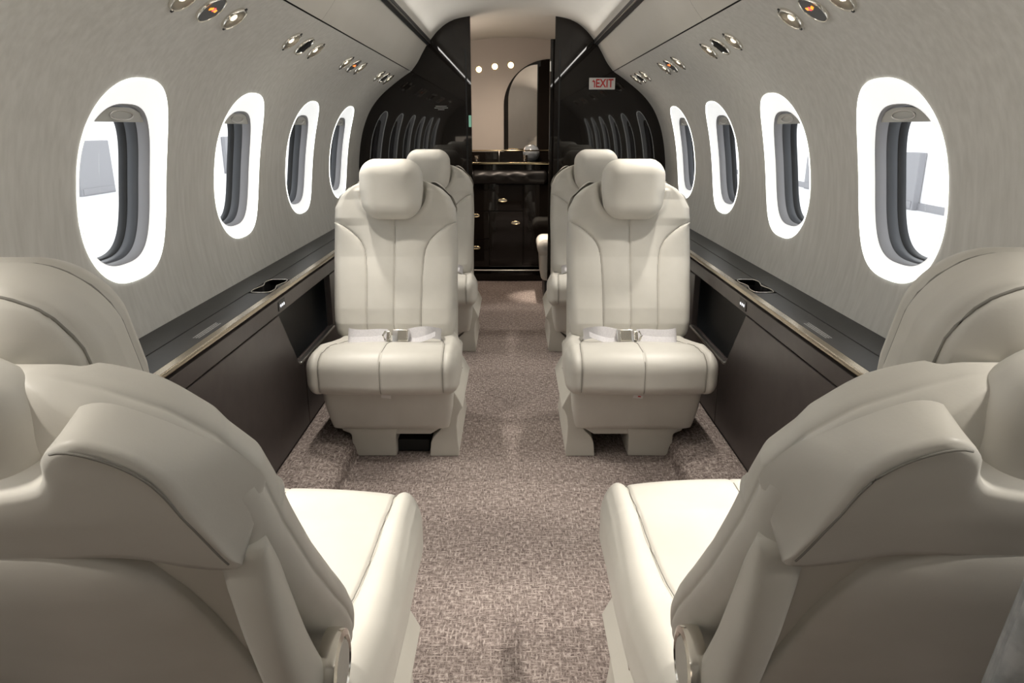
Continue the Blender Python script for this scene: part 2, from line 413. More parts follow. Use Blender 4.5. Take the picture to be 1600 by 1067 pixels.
# ------------------------------------------------------------ side ledges and lower panels
def ledge(sgn):
    X = lambda x: sgn*x
    sd = 'left' if sgn < 0 else 'right'
    L = empty('side_console', (X(.76), 0, 0), category='console',
              label='long side console with dark ledge and taupe panels under the %s windows' % sd)
    lx = lambda x: X(x)-X(.76)
    def pr(pts): return [(lx(x), z) for x, z in pts]
    y0, y1 = Y0C+.02, 4.62
    zt = .645
    # top: inner strip and outer strip, cut around the cup holder
    cup0, cup1 = 2.235, 2.445
    cup2 = (cup0+1.57, cup1+1.57)
    obj('ledge_top', prism_me('ledge_top', pr([(.862, zt), (.952, zt), (.945, zt-.02), (.862, zt-.02)]), 'y', y0, y1, LEDGEM, .0012), L)
    segs = [(y0, 1.20), (1.203, cup0), (cup1, cup2[0]), (cup2[1], y1)]
    for a, b in segs:
        obj('ledge_lid', prism_me('ledge_lid', pr([(.785, zt), (.859, zt), (.859, zt-.02), (.785, zt-.02)]), 'y', a, b-.002, LEDGEM, .0012), L)
    for (a, b) in ((cup0, cup1), cup2):
        cu = obj('cup_recess', None, L, (lx(.822), (a+b)/2, zt)); cu.empty_display_size = .05
        h = (b-a)/2
        V = [(sx*.036, sy*h, z) for z in (0, -.045) for sx, sy in ((-1, -1), (1, -1), (1, 1), (-1, 1))]
        F = [(4, 5, 6, 7), (0, 1, 5, 4), (1, 2, 6, 5), (2, 3, 7, 6), (3, 0, 4, 7)]
        obj('cup_well', mesh('cup_well', V, F, DARK, False), cu)
        ring = []
        for i in range(40):
            t = 2*math.pi*i/40; c, s_ = math.cos(t), math.sin(t)
            xx = .035*math.copysign(abs(c)**.35, c); yy = (h-.002)*math.copysign(abs(s_)**.35, s_)
            xx *= 1 - .35*math.exp(-(yy/.016)**2)
            ring.append((xx, yy, .0012))
        obj('cup_rim', tube_me('cup_rim', ring, .0022, CHROME, 6, True), cu)
        # filler lips forming the hour-glass waist
        for q in (-1, 1):
            pts = [(q*.0365, -.03), (q*.0235, -.010), (q*.0235, .010), (q*.0365, .03)]
            obj('cup_divider', prism_me('cup_divider', pts, 'z', -.03, .0005, LEDGEM, .001), cu)
    # metal nosing
    nose = [(.760, zt-.004), (.762, zt+.001), (.783, zt+.002), (.784, zt-.010), (.764, zt-.014), (.760, zt-.010)]
    obj('metal_edge', prism_me('metal_edge', pr(nose), 'y', y0, y1, EDGEM, .002), L)
    obj('shadow_gap', prism_me('shadow_gap', pr([(.780, zt-.010), (.80, zt-.010), (.80, .618), (.780, .618)]), 'y', y0, y1, DARK, 0), L)
    obj('fascia', prism_me('fascia', pr([(.762, .624), (.80, .624), (.80, .575), (.764, .575)]), 'y', y0, y1, PANELM, .002), L)
    # placard lettering on the lid : rows of unreadably small text
    for r, x in enumerate((.800, .807, .814)):
        yv = 1.72
        random.seed(9+r)
        V, F = [], []
        while yv < 1.86:
            ln = random.uniform(.004, .012)
            i0 = len(V); V += [(lx(x-.0018), yv, zt+.0006), (lx(x+.0018), yv, zt+.0006), (lx(x+.0018), yv+ln, zt+.0006), (lx(x-.0018), yv+ln, zt+.0006)]
            F.append((i0, i0+1, i0+2, i0+3)); yv += ln+.002
        obj('small_lettering', mesh('small_lettering', V, F, LETTER, False), L)
    # control plate with three white leds
    for yc in (2.262, 2.262+1.57):
        cp = obj('switch_plate', box_me('switch_plate', (lx(.7605) if sgn > 0 else lx(.7635), -.034, -.016), (lx(.7635) if sgn > 0 else lx(.7605), .034, .016), LEDGEM, .001), L, (0, yc, .600))
        for dy in (-.017, 0, .017):
            d = lathe_me('switch_led', [(0, .0015), (.0045, .0012), (.005, 0)], WHITEDOT, 16)
            obj('switch_led', d, cp, (lx(.7600), dy, .0), (0, R(-90*sgn), 0))
    # lower side panel, with the slanted end of the stowed table lid and the recess beyond
    P = L
    px = lambda x: X(x)-X(.76)
    a, b = sorted((px(.765), px(.79)))
    rep = 1.57
    for o_ in (0, rep):
        pts = [(max(y0, .95+o_-rep*.0), .570), (2.232+o_, .570), (2.40+o_, .350), (2.46+o_, .350), (2.46+o_, .088), (.95+o_, .088)]
        if o_: pts = [(2.90, .570), (2.232+o_, .570), (2.40+o_, .350), (y1, .350), (y1, .088), (2.463, .088), (2.463, .350), (2.90, .350)]
        obj('panel_board', prism_me('panel_board', pts, 'x', a, b, PANELM, .0025), P)
    obj('panel_board', prism_me('panel_board', [(y0, .570), (.947, .570), (.947, .088), (y0, .088)], 'x', a, b, PANELM, .0025), P)
    a2, b2 = sorted((px(.83), px(.85)))
    obj('recess_back', prism_me('recess_back', [(y0, .60), (y1, .60), (y1, .08), (y0, .08)], 'x', a2, b2, PANELD, 0), P)
    for (ya, yb) in ((2.40, 2.90), (2.40+rep, y1)):
        a3, b3 = sorted((px(.757), px(.775)))
        obj('arm_rail', box_me('arm_rail', (a3, ya, .344), (b3, yb, .354), STEEL, .003), P)
    # baseboard
    strip('baseboard_'+sd, [(.768, .078), (.764, .092), (.772, .10)], sgn, DARK, y0, y1, 4, kind='structure')
ledge(-1); ledge(1)

# ------------------------------------------------------------ overhead lights (lamp, sign / vent, lamp)
def psu(sgn):
    zc = 1.43
    n = WN(zc); nx, nz = -n[0]*sgn, -n[1]           # inward normal
    M = Matrix(((0, 0, 0), (0, 0, 0), (0, 0, 0)))
    zax = Vector((nx, 0, nz)).normalized(); yax = Vector((0, 1, 0)); xax = yax.cross(zax)
    rot = Matrix((xax, yax, zax)).transposed().to_euler()
    ring = lathe_me('bezel_ring', [(.0325, -.001), (.034, .0025), (.037, .003), (.0385, 0), (.0385, -.006)], CHROME, 36)
    cone = lathe_me('reflector', [(.0335, .002), (.029, -.0018), (.014, -.0034), (0, -.0035)], REFL, 36)
    bulb = lathe_me('bulb', [(0, .001), (.008, -.0005), (.011, -.0034)], BULB, 20)
    screw = lathe_me('screw', [(0, .0035), (.004, .003), (.0045, 0)], RUBBER, 10)
    sring = lathe_me('bezel_ring', [(.037, -.001), (.0385, .0025), (.0415, .003), (.043, 0), (.043, -.006)], CHROME, 36)
    face = lathe_me('sign_face', [(0, .0022), (.037, .0018), (.038, 0)], GREYDK, 36)
    vball = lathe_me('vent_ball', [(0, .004), (.018, .003), (.024, .0005), (.0375, -.003)], DARK, 36)
    slat = box_me('vent_slat', (-.020, -.0012, .001), (.020, .0012, .007), RUBBER, .0004, 1)
    ic = [((-.016, -.004), (-.004, .004)), ((.004, -.004), (.018, .003))]
    sd = 'left' if sgn < 0 else 'right'
    nm = ['behind the camera', 'nearest', 'second', 'third', 'farthest']
    win = {.25: 'rearmost', 1.04: 'side', 1.828: 'nearest', 2.612: 'second', 3.395: 'third', 4.18: 'fourth'}
    for i, y in enumerate(PSU_Y[1:]):
        for k in (-1, 0, 1):
            loc = (sgn*WX(zc)+nx*.0048, y+k*.145, zc+nz*.0048)
            where = 'above the %s %s window' % (win[y], sd)
            if k:
                t = obj('reading_lamp', None, None, loc, rot, category='lamp', group='overhead reading lamps',
                        label='round chrome reading lamp %s, %s of its pair' % (where, 'farther' if k > 0 else 'nearer'))
                obj('bezel_ring', ring, t); obj('reflector', cone, t); obj('bulb', bulb, t)
                for q in (-1, 1): obj('screw', screw, t, (q*.0385, 0, 0))
            elif i % 2 == 1:
                t = obj('warning_sign', None, None, loc, rot, category='sign', group='overhead signs',
                        label='round dark overhead sign lit with an orange symbol %s' % where)
                obj('bezel_ring', sring, t); fc = obj('sign_face', face, t)
                obj('sign_symbol', box_me('sign_symbol', (-.006, -.020, .002), (.002, -.004, .0034), ORANGE, .0008, 1), fc, (sgn*.006, 0, 0), (0, 0, R(20)))
                obj('sign_symbol', box_me('sign_symbol', (-.002, -.006, .002), (.007, .006, .0034), PINKRED, .0008, 1), fc, (sgn*.006, 0, 0), (0, 0, R(45)))
                obj('sign_symbol', box_me('sign_symbol', (-.003, .004, .002), (.006, .018, .0034), ORANGE, .0008, 1), fc, (sgn*.006, 0, 0), (0, 0, R(-10)))
            else:
                t = obj('air_vent', None, None, loc, rot, category='vent', group='overhead air vents',
                        label='round black air vent %s between two reading lamps' % where)
                obj('bezel_ring', sring, t); obj('vent_ball', vball, t)
                for q in (-.014, -.007, 0, .007, .014): obj('vent_slat', slat, t, (0, q, 0))
psu(-1); psu(1)

# ------------------------------------------------------------ seats
def T_outline(t):      # half width of the backrest at height t
    return np.interp(t, [-.02, 0, .05, .15, .30, .43, .49, .535, .565, .585, .597, .603],
                     [.222, .232, .240, .245, .248, .245, .241, .218, .186, .150, .12, .09])
def front_curve(t):    # front surface offset along D: lumbar forward, hollow at mid, forward at the shoulders
    return np.interp(t, [-.05, 0, .04, .10, .18, .30, .42, .52, .60], [.014, .028, .034, .028, .012, -.008, -.014, -.004, .010])
def back_seam_x(t):
    return np.interp(t, [-.1, .02, .23, .30, .33, .36, .38, .40, .42, .437, .45], [.107, .107, .110, .115, .121, .135, .152, .175, .203, .243, .30])
def make_backrest():
    P, N, F = rbox(.245, .037, .315, .035, .034, .05, 170, 8, 170)
    t0 = P[:, 2]+.285        # from -.03 to .60
    hw = T_outline(t0)
    x = P[:, 0]*(hw/.245)
    front = np.clip((P[:, 1])/.01, 0, 1)*(np.abs(N[:, 1]) > .0)
    d = P[:, 1]
    # puffed panels
    rel = np.abs(x)
    xs = back_seam_x(t0)
    mid = np.clip(rel/xs, 0, 1)
    puff = np.where(rel < xs, .009*(1-(2*mid-1)**2)**.7, .0)
    side = np.clip((rel-xs)/np.maximum(hw-xs, .02), 0, 1)
    puff2 = np.where(rel >= xs, .012*np.sin(math.pi*np.clip(side, 0, 1))**.7, 0)
    puff = np.where(t0 < .45, puff, puff*np.clip((.52-t0)/.07, 0, 1))
    groove = .0042*g(rel, .003)*(t0 < .50) + .0045*g((rel-xs), .0032)*(t0 < .46)
    hrd = (np.abs(x/.128)**2.6 + np.abs((t0-.575)/.122)**2.6)**(1/2.6)
    d_in = np.clip((1.0-hrd)/.05, 0, 1)
    puff = puff*(1-d_in); d = d + front*(puff+puff2*(1-d_in)-groove-.020*d_in*np.clip((.60-t0)/.04, 0, 1) + .006*g(hrd-1.10, .10)*(t0 < .56))
    # a pair of small creases
    # side wrap seam running round the bolster
    sideamt = np.clip(np.abs(N[:, 0]), 0, 1)
    x = x - np.sign(x)*sideamt*.003*g(P[:, 1]-.0, .003)
    Y = d + front_curve(t0) - .037
    V = np.stack([x, Y, t0], 1)
    return mesh('backrest', V, F, LEATHER)
def seam_tube(name, pts, r=.0011, m=None): return tube_me(name, pts, r, m or SEAM, 5)
def back_front_y(x, t):
    hw = T_outline(t); rel = abs(x); xs = back_seam_x(t)
    if rel < xs: p = .009*(max(0, 1-(2*rel/xs-1)**2))**.7
    else: p = .012*math.sin(math.pi*min(1, (rel-xs)/max(hw-xs, .02)))**.7
    if t >= .45: p *= max(0, min(1, (.52-t)/.07))
    return front_curve(t) + p
ME_BACK = make_backrest()
_seams = []
_c = [(0, back_front_y(0, t)-.0035, t) for t in np.linspace(.01, .48, 40)]
ME_SEAM_C = seam_tube('seam', _c)
ME_SEAM_S = {}
for q in (-1, 1):
    pts = [(q*back_seam_x(t), back_front_y(back_seam_x(t), t)-.0035, t) for t in np.concatenate([np.linspace(.01, .33, 26), np.linspace(.34, .428, 22)])]
    ME_SEAM_S[q] = seam_tube('seam', pts)
def make_headrest():
    P, N, F = rbox(.123, .062, .115, .062, .045, .060, 60, 44, 56)
    x, d, z = P.T.copy()
    x = x*np.interp(z, [-.115, -.07, 0, .06, .115], [.80, .92, 1.0, .985, .93])
    x = x*np.interp(d, [-.06, .0, .06], [.93, 1, .99])
    d = d + np.where(d > 0, .008*np.cos(np.clip(x/.123, -1, 1)*math.pi/2)*np.cos(np.clip(z/.115, -1, 1)*math.pi/2), 0)
    gr = .006*g(P[:, 1]-.022, .0032) + .006*g(P[:, 1]+.030, .0032)
    am = np.clip(1-np.abs(N[:, 1])*1.0, 0, 1)**.5
    x -= N[:, 0]*gr*am; z -= N[:, 2]*gr*am
    V = np.stack([x, d, z], 1); ys = np.unique(np.round(P[:, 1], 6)); tubes = []
    for d0 in (.022, -.030):
        m = np.abs(V[:, 1]-d0) < .006
        pts = V[m] + N[m]*.0012; an = np.arctan2(pts[:, 2], pts[:, 0]); ring = []
        for b_ in range(72):
            sel = np.abs((an-(-math.pi+(b_+.5)*2*math.pi/72)+math.pi) % (2*math.pi)-math.pi) < math.pi/72
            if sel.any():
                cnd = pts[sel]; q_ = cnd[np.argmin(np.abs(cnd[:, 1]-d0))]; ring.append((q_[0], d0, q_[2]))
        tubes.append(tube_me('seam', ring, .0014, SEAM, 5, True))
    return mesh('headrest', V, F, LEATHER), tubes
ME_HEAD, ME_HSEAM = make_headrest()
def make_headshell():
    P, N, F = rbox(.112, .036, .104, .055, .030, .055, 30, 8, 36)
    x, d, z = P.T.copy()
    z = z - .014; d = d - .088
    d += .010*np.clip((-z-.05)/.1, 0, 1)
    x *= np.interp(z, [-.12, -.08, 0, .09], [.86, .95, 1, .92])
    return mesh('headrest_shell', np.stack([x, d, z], 1), F, LEATHER)
ME_HSH = make_headshell()
def make_upper_shell():
    Te = [(.222, .430), (.217, .455), (.210, .512), (.202, .555), (.191, .577), (.173, .594), (.150, .603), (.128, .592), (.118, .568), (.100, .553), (.050, .546), (0, .545)]
    Be = [(.222, .430), (.214, .423), (.202, .420), (.187, .423), (.172, .429), (.158, .438), (.143, .446), (.125, .452), (.10, .455), (.07, .456), (.035, .456), (0, .456)]
    Tf = [(.244, .482), (.245, .492), (.240, .510), (.228, .535), (.211, .550), (.188, .572), (.158, .592), (.133, .588), (.121, .570), (.104, .558), (.050, .552), (0, .551)]
    Bf = [(.244, .482), (.233, .470), (.216, .462), (.197, .460), (.180, .458), (.163, .457), (.146, .456), (.127, .455), (.10, .455), (.07, .456), (.035, .456), (0, .456)]
    Te, Be, Tf, Bf = [catmull(c, 4) for c in (Te, Be, Tf, Bf)]
    n = len(Te)
    half = np.concatenate([Te[::-1], Be[1:]]); halff = np.concatenate([Tf[::-1], Bf[1:]])
    V, F = [], []
    def dep(x, t): return -.100 - .012*math.exp(-(x/.16)**2) + .10*max(0, t-.52)
    rows = 12
    for q in (-1, 1):
        b0 = len(V)
        for i in range(n):
            for r in range(rows+1):
                k = r/rows; p = Be[i]*(1-k) + Te[i]*k
                lift = .0035*(1-min(1, 6*min(k, 1-k, (i+.3)/n*2)))
                V.append((q*p[0], dep(p[0], p[1])+max(0, lift), p[1]))
        for i in range(n-1):
            for r in range(rows):
                a = b0+i*(rows+1)+r; F.append((a, a+1, a+rows+2, a+rows+1))
        b1 = len(V); m = len(half); lay = [(0, .0035), (.06, .0075), (.5, 0), (1, 0)]
        for kk, ex in lay:
            for e, f_ in zip(half, halff):
                p = e*(1-kk)+f_*kk; d0 = dep(e[0], e[1])*(1-kk) + (-.048)*kk
                V.append((q*p[0], d0+ex, p[1]))
        for l in range(len(lay)-1):
            for i in range(m-1): F.append((b1+l*m+i, b1+l*m+i+1, b1+(l+1)*m+i+1, b1+(l+1)*m+i))
    me = mesh('back_shell', V, F, LEATHER)
    bm = bmesh.new(); bm.from_mesh(me); bmesh.ops.remove_doubles(bm, verts=bm.verts, dist=1e-5); bmesh.ops.recalc_face_normals(bm, faces=bm.faces); bm.to_mesh(me); bm.free()
    for p in me.polygons: p.use_smooth = True
    seams = []
    for q in (-1, 1):
        pts = [(q*(x-.006), dep(x-.006, t)-.0002, t-.002) for x, t in Te[2:26]]
        seams.append(pts)
    return me, seams
ME_USH, _us = make_upper_shell()
ME_USS = [seam_tube('seam', p) for p in _us if len(p) > 3]
def make_lower_back():
    P, N, F = rbox(.5, .5, .5, .12, .30, .10, 24, 8, 24)
    u, v, t = P.T*2
    tt = np.interp(t, [-1, 1], [-.03, .43]); d = np.interp(v, [-1, 1], [-.090, -.045])
    x = u*np.interp(tt, [0, .36], [.198, .205])
    return mesh('lower_back', np.stack([x, d, tt], 1), F, SHELLM)
ME_LBK = make_lower_back()
def make_pocket():
    P, N, F = rbox(.5, .5, .5, .16, .35, .16, 40, 10, 40)
    u, v, t = P.T*2
    tt = np.interp(t, [-1, 1], [-.05, .470]); d = np.interp(v, [-1, 1], [-.112, -.070])
    hw = np.interp(tt, [-.05, .2, .30, .36, .40, .43, .455, .47], [.158, .158, .156, .150, .140, .128, .105, .08])
    x = u*hw
    d = d - .012*np.cos(np.clip(u, -1, 1)*math.pi/2)*(v < 0)
    return mesh('back_pocket', np.stack([x, d, tt], 1), F, LEATHER)
ME_PKT = make_pocket()
def make_arm_shell(q):
    # curved flat cover along the side of the back, from under the shell down to the recline joint
    cl = [(-.080, .435), (-.088, .39), (-.102, .32), (-.114, .24), (-.121, .16), (-.121, .10), (-.116, .04), (-.12, -.04)]
    wd = [.010, .022, .028, .032, .038, .042, .045, .042]
    cl = catmull(cl, 5); wdd = np.interp(np.linspace(0, 1, len(cl)), np.linspace(0, 1, len(wd)), wd)
    V, F = [], []; K = 20
    for (d, t), ww in zip(cl, wdd):
        for k in range(K):
            a = 2*math.pi*k/K; c, s_ = math.cos(a), math.sin(a)
            V.append((q*(.218+.022*math.copysign(abs(c)**.6, c)), d+ww*math.copysign(abs(s_)**.7, s_), t))
    n = len(cl)
    for i in range(n-1):
        for k in range(K): F.append((i*K+k, i*K+(k+1) % K, (i+1)*K+(k+1) % K, (i+1)*K+k))
    F += [tuple(range(K)), tuple((n-1)*K+k for k in range(K))]
    return fixn(mesh('side_cover', V, F, SHELLM))
ME_ARM = {q: make_arm_shell(q) for q in (-1, 1)}
ME_KNOB = lathe_me('recline_disc', [(0, .010), (.030, .009), (.034, .004), (.034, -.006)], SHELLM, 40)
ME_KRIM = lathe_me('disc_rim', [(.0335, -.006), (.0335, .007), (.036, .010), (.043, .008), (.045, .002), (.045, -.012)], CHROME, 48)

def cush_seam(y): return np.interp(y, [-.12, .02, .08, .14, .24, .34, .46], [.120, .150, .172, .187, .201, .208, .213])
def make_cushion():
    P, N, F = rbox(.265, .285, .075, .042, .062, .052, 150, 110, 14)
    x, y, z = P.T.copy()
    y = y + .160
    x = x*np.interp(y, [-.12, .0, .1, .2, .3, .45], [.86, .91, .955, .98, .995, 1.0])
    top = np.clip(N[:, 2], 0, 1); fr = np.clip(N[:, 1], 0, 1)
    rel = np.abs(x); xs = cush_seam(y)
    up = np.clip(N[:, 2]+N[:, 1]*1.0, 0, 1)
    puff = np.where(rel < xs, .010*np.cos(np.clip(rel/xs, 0, 1)*math.pi/2)**.6, .008*np.sin(math.pi*np.clip((rel-xs)/(.262-xs), 0, 1)))
    groove = .004*g(rel-xs, .0034) + .0032*g(rel, .003)*np.clip((y-.10)/.03, 0, 1) + .003*g(rel-.249, .003)*(y < .40)
    x += N[:, 0]*0; y += N[:, 1]*(puff-groove)*(fr > .05); z += N[:, 2]*(puff-groove)*(top > .05)
    # front hangs lower, top slopes to the rear
    fz = np.clip((y-.30)/.14, 0, 1)
    z = z*(1+.04*fz) - .004*fz; z = np.where(z < 0, z*.90, z)
    z = z + .355 + np.interp(y, [-.12, .08, .18, .30, .45], [-.076, -.060, -.042, -.016, -.012])
    y = y + .012*np.cos(np.clip(x/.27, -1, 1)*math.pi/2)*fz
    return mesh('seat_cushion', np.stack([x, y, z], 1), F, LEATHER)
ME_CUSH = make_cushion()
def cush_surface_seams():
    # find surface points from the finished mesh by sampling its vertices near the seam
    V = np.array([v.co[:] for v in ME_CUSH.vertices]); out = []
    def path(fn, side):
        pts = []
        for y in np.linspace(-.02, .40, 34):
            xx = fn(y); m = (np.abs(V[:, 0]-side*xx) < .004) & (np.abs(V[:, 1]-y) < .006)
            if m.any(): pts.append((side*xx, y, V[m][:, 2].max()+.0004))
        for z in np.linspace(.40, .29, 16):
            xx = fn(.42); m = (np.abs(V[:, 0]-side*xx) < .004) & (np.abs(V[:, 2]-z) < .006) & (V[:, 1] > .38)
            if m.any(): pts.append((side*xx, V[m][:, 1].max()+.0004, z))
        return pts
    out.append(seam_tube('seam', path(cush_seam, 1))); out.append(seam_tube('seam', path(cush_seam, -1)))
    c = [p for p in path(lambda y: 0.0, 1) if p[1] > .12]
    out.append(seam_tube('seam', c)); return out
ME_CSEAMS = cush_surface_seams()
def loft_sections(name, secs, m):
    """secs: list of (z, x0, x1, y0, y1, r) rounded rectangles"""
    V, F = [], []; K = 32
    for (z, x0, x1, y0, y1, ex) in secs:
        for k in range(K):
            a = 2*math.pi*(k+.5)/K; c, s_ = math.cos(a), math.sin(a)
            V.append(((x0+x1)/2+(x1-x0)/2*math.copysign(abs(c)**ex, c), (y0+y1)/2+(y1-y0)/2*math.copysign(abs(s_)**ex, s_), z))
    for i in range(len(secs)-1):
        for k in range(K): F.append((i*K+k, i*K+(k+1) % K, (i+1)*K+(k+1) % K, (i+1)*K+k))
    F += [tuple(range(K)), tuple((len(secs)-1)*K+k for k in range(K))]
    me = fixn(mesh(name, V, F, m))
    try: me.set_sharp_from_angle(angle=R(40))
    except Exception: pass
    return me
SEATM = {}
for q in (-1, 1):      # q = +1 : outboard side on local +x
    def xr(a, b): return (a, b) if q > 0 else (-b, -a)
    sk = []
    for z, a, b, yf in ((.306, -.236, .224, .372), (.296, -.242, .230, .385), (.20, -.236, .222, .374), (.135, -.226, .210, .358), (.118, -.222, .206, .352), (.112, -.212, .197, .342)):
        a_, b_ = xr(a, b); sk.append((z, a_, b_, -.15, yf, .11))
    skirt = loft_sections('seat_skirt', sk, LEATHER)
    # pedestal: crossbar, outer foot block, inner flared leg
    def X(p): return [(q*x, z) for x, z in p]
    foot = prism_me('pedestal_foot', X([(.138, 0), (.140, .085), (.172, .118), (-.03, .118), (-.023, .08), (-.023, 0)]), 'y', -.10, .337, SHELLM, .006, 3)
    bar = prism_me('pedestal_bar', X([(.180, .128), (.172, .100), (.140, .086), (-.150, .086), (-.215, .128)]), 'y', -.12, .332, SHELLM, .004, 2)
    arc = [(-.145, 0), (-.150, .055), (-.160, .078), (-.182, .100), (-.200, .128), (-.222, .250), (-.238, .256), (-.256, .222), (-.270, .192), (-.259, .180), (-.250, .158), (-.246, .120), (-.249, .06), (-.254, .02), (-.250, 0)]
    leg = prism_me('pedestal_leg', X(arc), 'y', -.10, .337, SHELLM, .003, 2)
    SEATM[q] = dict(skirt=skirt, foot=foot, bar=bar, leg=leg)
ME_TRK = box_me('floor_track', (-.14, -.16, .002), (-.02, .30, .05), DARK, .004)
ME_TAG = box_me('care_tag', (-.017, -.0008, -.016), (.017, .0008, 0), SIGNW, .0004, 1)
ME_TAGM = box_me('tag_mark', (-.005, -.0014, -.005), (.005, .0002, 0), SIGNR, 0, 1)
# chrome rail with finger slot on the inboard side of the cushion
_rp = [(0, .10, .262), (0, .18, .283), (0, .28, .300), (0, .34, .305)]
ME_RAIL = tube_me('side_rail', [tuple(p) for p in catmull([(a, b) for _, a, b in _rp], 6).tolist()] and [(0, float(a), float(b)) for a, b in catmull([(a, b) for _, a, b in _rp], 6)], .0045, CHROME, 8)
ME_SLOT = tube_me('handle_slot', [(0, .300+.030*math.cos(t), .312+.008*math.sin(t)+.002*math.cos(t)) for t in np.linspace(0, 2*math.pi, 24, endpoint=False)], .0032, STEEL, 6, True)
def ribbon_me(name, path, wdir, wid, th, m):
    path = catmull(path, 6) if len(path) > 2 else np.array(path); V, F = [], []
    n = len(path)
    wv = [np.array(wdir(i/(n-1))) if callable(wdir) else np.array(wdir) for i in range(n)]
    for i, p in enumerate(path):
        a = path[max(0, i-1)]; b = path[min(n-1, i+1)]; d = (b-a)/max(1e-9, np.linalg.norm(b-a))
        wq = wv[i]/np.linalg.norm(wv[i]); nn = np.cross(d, wq); nn /= np.linalg.norm(nn)
        for s1, s2 in ((-1, -1), (1, -1), (1, 1), (-1, 1)): V.append(p+wq*wid/2*s1+nn*th/2*s2)
    for i in range(n-1):
        for k in range(4): F.append((i*4+k, i*4+(k+1) % 4, (i+1)*4+(k+1) % 4, (i+1)*4+k))
    F += [(0, 1, 2, 3), tuple((n-1)*4+k for k in (3, 2, 1, 0))]
    return fixn(mesh(name, V, F, m, True)) if False else fixn(mesh(name, V, F, m, False))
def belt(parent, flip):
    f = -1 if flip else 1
    B = obj('seat_belt', None, parent, (0, .178, .408)); B.empty_display_size = .05
    W1 = (0, -.50, .86)
    a = [(f*.165, -.13, -.030), (f*.172, -.06, -.006), (f*.165, -.01, .010), (f*.140, .020, .014), (f*.10, .026, .014), (f*.05, .020, .015), (f*.012, .026, .015)]
    obj('belt_strap', ribbon_me('belt_strap', a, W1, .050, .0022, BELTM), B)
    b = [(f*.165, .0, -.006), (f*.150, .030, -.006), (f*.115, .044, -.002), (f*.07, .038, -.002), (f*.02, .034, .004)]
    obj('belt_strap', ribbon_me('belt_strap', b, (0, -.70, .7), .040, .002, BELTM), B)
    c = [(f*-.06, .020, .018), (f*-.095, .014, .024), (f*-.13, .006, .024), (f*-.158, -.022, .012), (f*-.172, -.07, -.006), (f*-.168, -.13, -.030)]
    obj('belt_strap', ribbon_me('belt_strap', c, W1, .044, .0022, BELTM), B)
    d = [(f*-.05, .034, .004), (f*-.09, .038, .000), (f*-.130, .028, .008), (f*-.160, .0, .014)]
    obj('belt_strap', ribbon_me('belt_strap', d, (0, -.75, .6), .024, .002, BELTM), B)
    rot = (R(34), 0, 0)
    bk = obj('belt_buckle', box_me('belt_buckle', (-.034, -.008, -.026), (.028, .008, .026), STEEL, .004, 3), B, (f*-.035, .036, .016), rot)
    obj('buckle_flap', box_me('buckle_flap', (-.030 if f > 0 else -.024, .008, -.022), (.008 if f > 0 else .018, .014, .022), CHROME, .003, 2), bk)
    tg = obj('buckle_tongue', box_me('buckle_tongue', (-.008, -.004, -.019), (.008, .010, .019), CHROME, .004, 2), B, (f*.006, .036, .016), rot)
    obj('tongue_bar', tube_me('tongue_bar', [(f*.012, .008, -.017), (f*.020, .012, 0), (f*.012, .008, .017)], .004, CHROME, 8), tg)

def seat(cx, Y0, face, alpha, hr_t, hr_tilt, label, zscale=1.0, belts=False, tag=False, dy=0, pz=.372, cz=1.0, ox=.018):
    q = 1 if (cx > 0) == (face > 0) else -1
    root = empty('cabin_seat', (cx, Y0, 0), 0 if face > 0 else math.pi, category='seat', group='cream leather cabin seats', label=label)
    M_ = SEATM[q]
    cu = obj('seat_cushion', ME_CUSH, root)
    for s_ in ME_CSEAMS: obj('seam', s_, cu)
    obj('seat_skirt', M_['skirt'], root)
    ped = obj('pedestal', M_['bar'], root)
    obj('pedestal_foot', M_['foot'], ped); obj('pedestal_leg', M_['leg'], ped); obj('floor_track', ME_TRK, ped, (q*.0, 0, 0))
    cu.scale = (1.035 if cz > 1 else 1, 1, cz)
    ox = q*ox; piv = (ox, dy, pz); rot = (alpha, 0, 0)
    bk = obj('backrest', ME_BACK, root, piv, rot); bk.scale = (1, 1, zscale)
    obj('seam', ME_SEAM_C, bk)
    for s_ in (-1, 1): obj('seam', ME_SEAM_S[s_], bk)
    sh = obj('back_shell', ME_USH, root, piv, rot); sh.scale = (1, 1, zscale)
    for m_ in ME_USS: obj('seam', m_, sh)
    lb = obj('lower_back', ME_LBK, root, piv, rot); lb.scale = (1, 1, zscale)
    pk = obj('back_pocket', ME_PKT, root, piv, rot); pk.scale = (1, 1, zscale)
    for s_ in (-1, 1): obj('side_cover', ME_ARM[s_], root, piv, rot)
    ca, sa = math.cos(alpha), math.sin(alpha)
    def up(x, d, t): return (ox+x, dy + d*ca - t*sa, pz + d*sa + t*ca)
    kn = obj('recline_disc', ME_KNOB, root, up(-q*(.243 if cz > 1 else .224), -.085, .12), (0, R(-90*q), 0))
    obj('disc_rim', ME_KRIM, kn)
    hr = obj('headrest', ME_HEAD, root, up(q*.004, .030, hr_t), (alpha - hr_tilt, 0, 0))
    obj('headrest_shell', ME_HSH, hr)
    for m_ in ME_HSEAM: obj('seam', m_, hr)
    rl = obj('side_rail', ME_RAIL, root, (-q*.250, 0, 0))
    obj('handle_slot', ME_SLOT, rl)
    if tag:
        tg = obj('care_tag', ME_TAG, root, (tag, .428, .276), (R(-25), R(-6), 0))
        if cx > 0: obj('tag_mark', ME_TAGM, tg, (-.004, .0012, -.003))
    if belts: belt(root, cx > 0)
    return root
A2 = R(13)
seat(-.448, 2.70, -1, A2, .565, R(8), 'cream leather seat facing the camera on the left, in front of another seat', zscale=1.02, belts=True, tag=-.012)
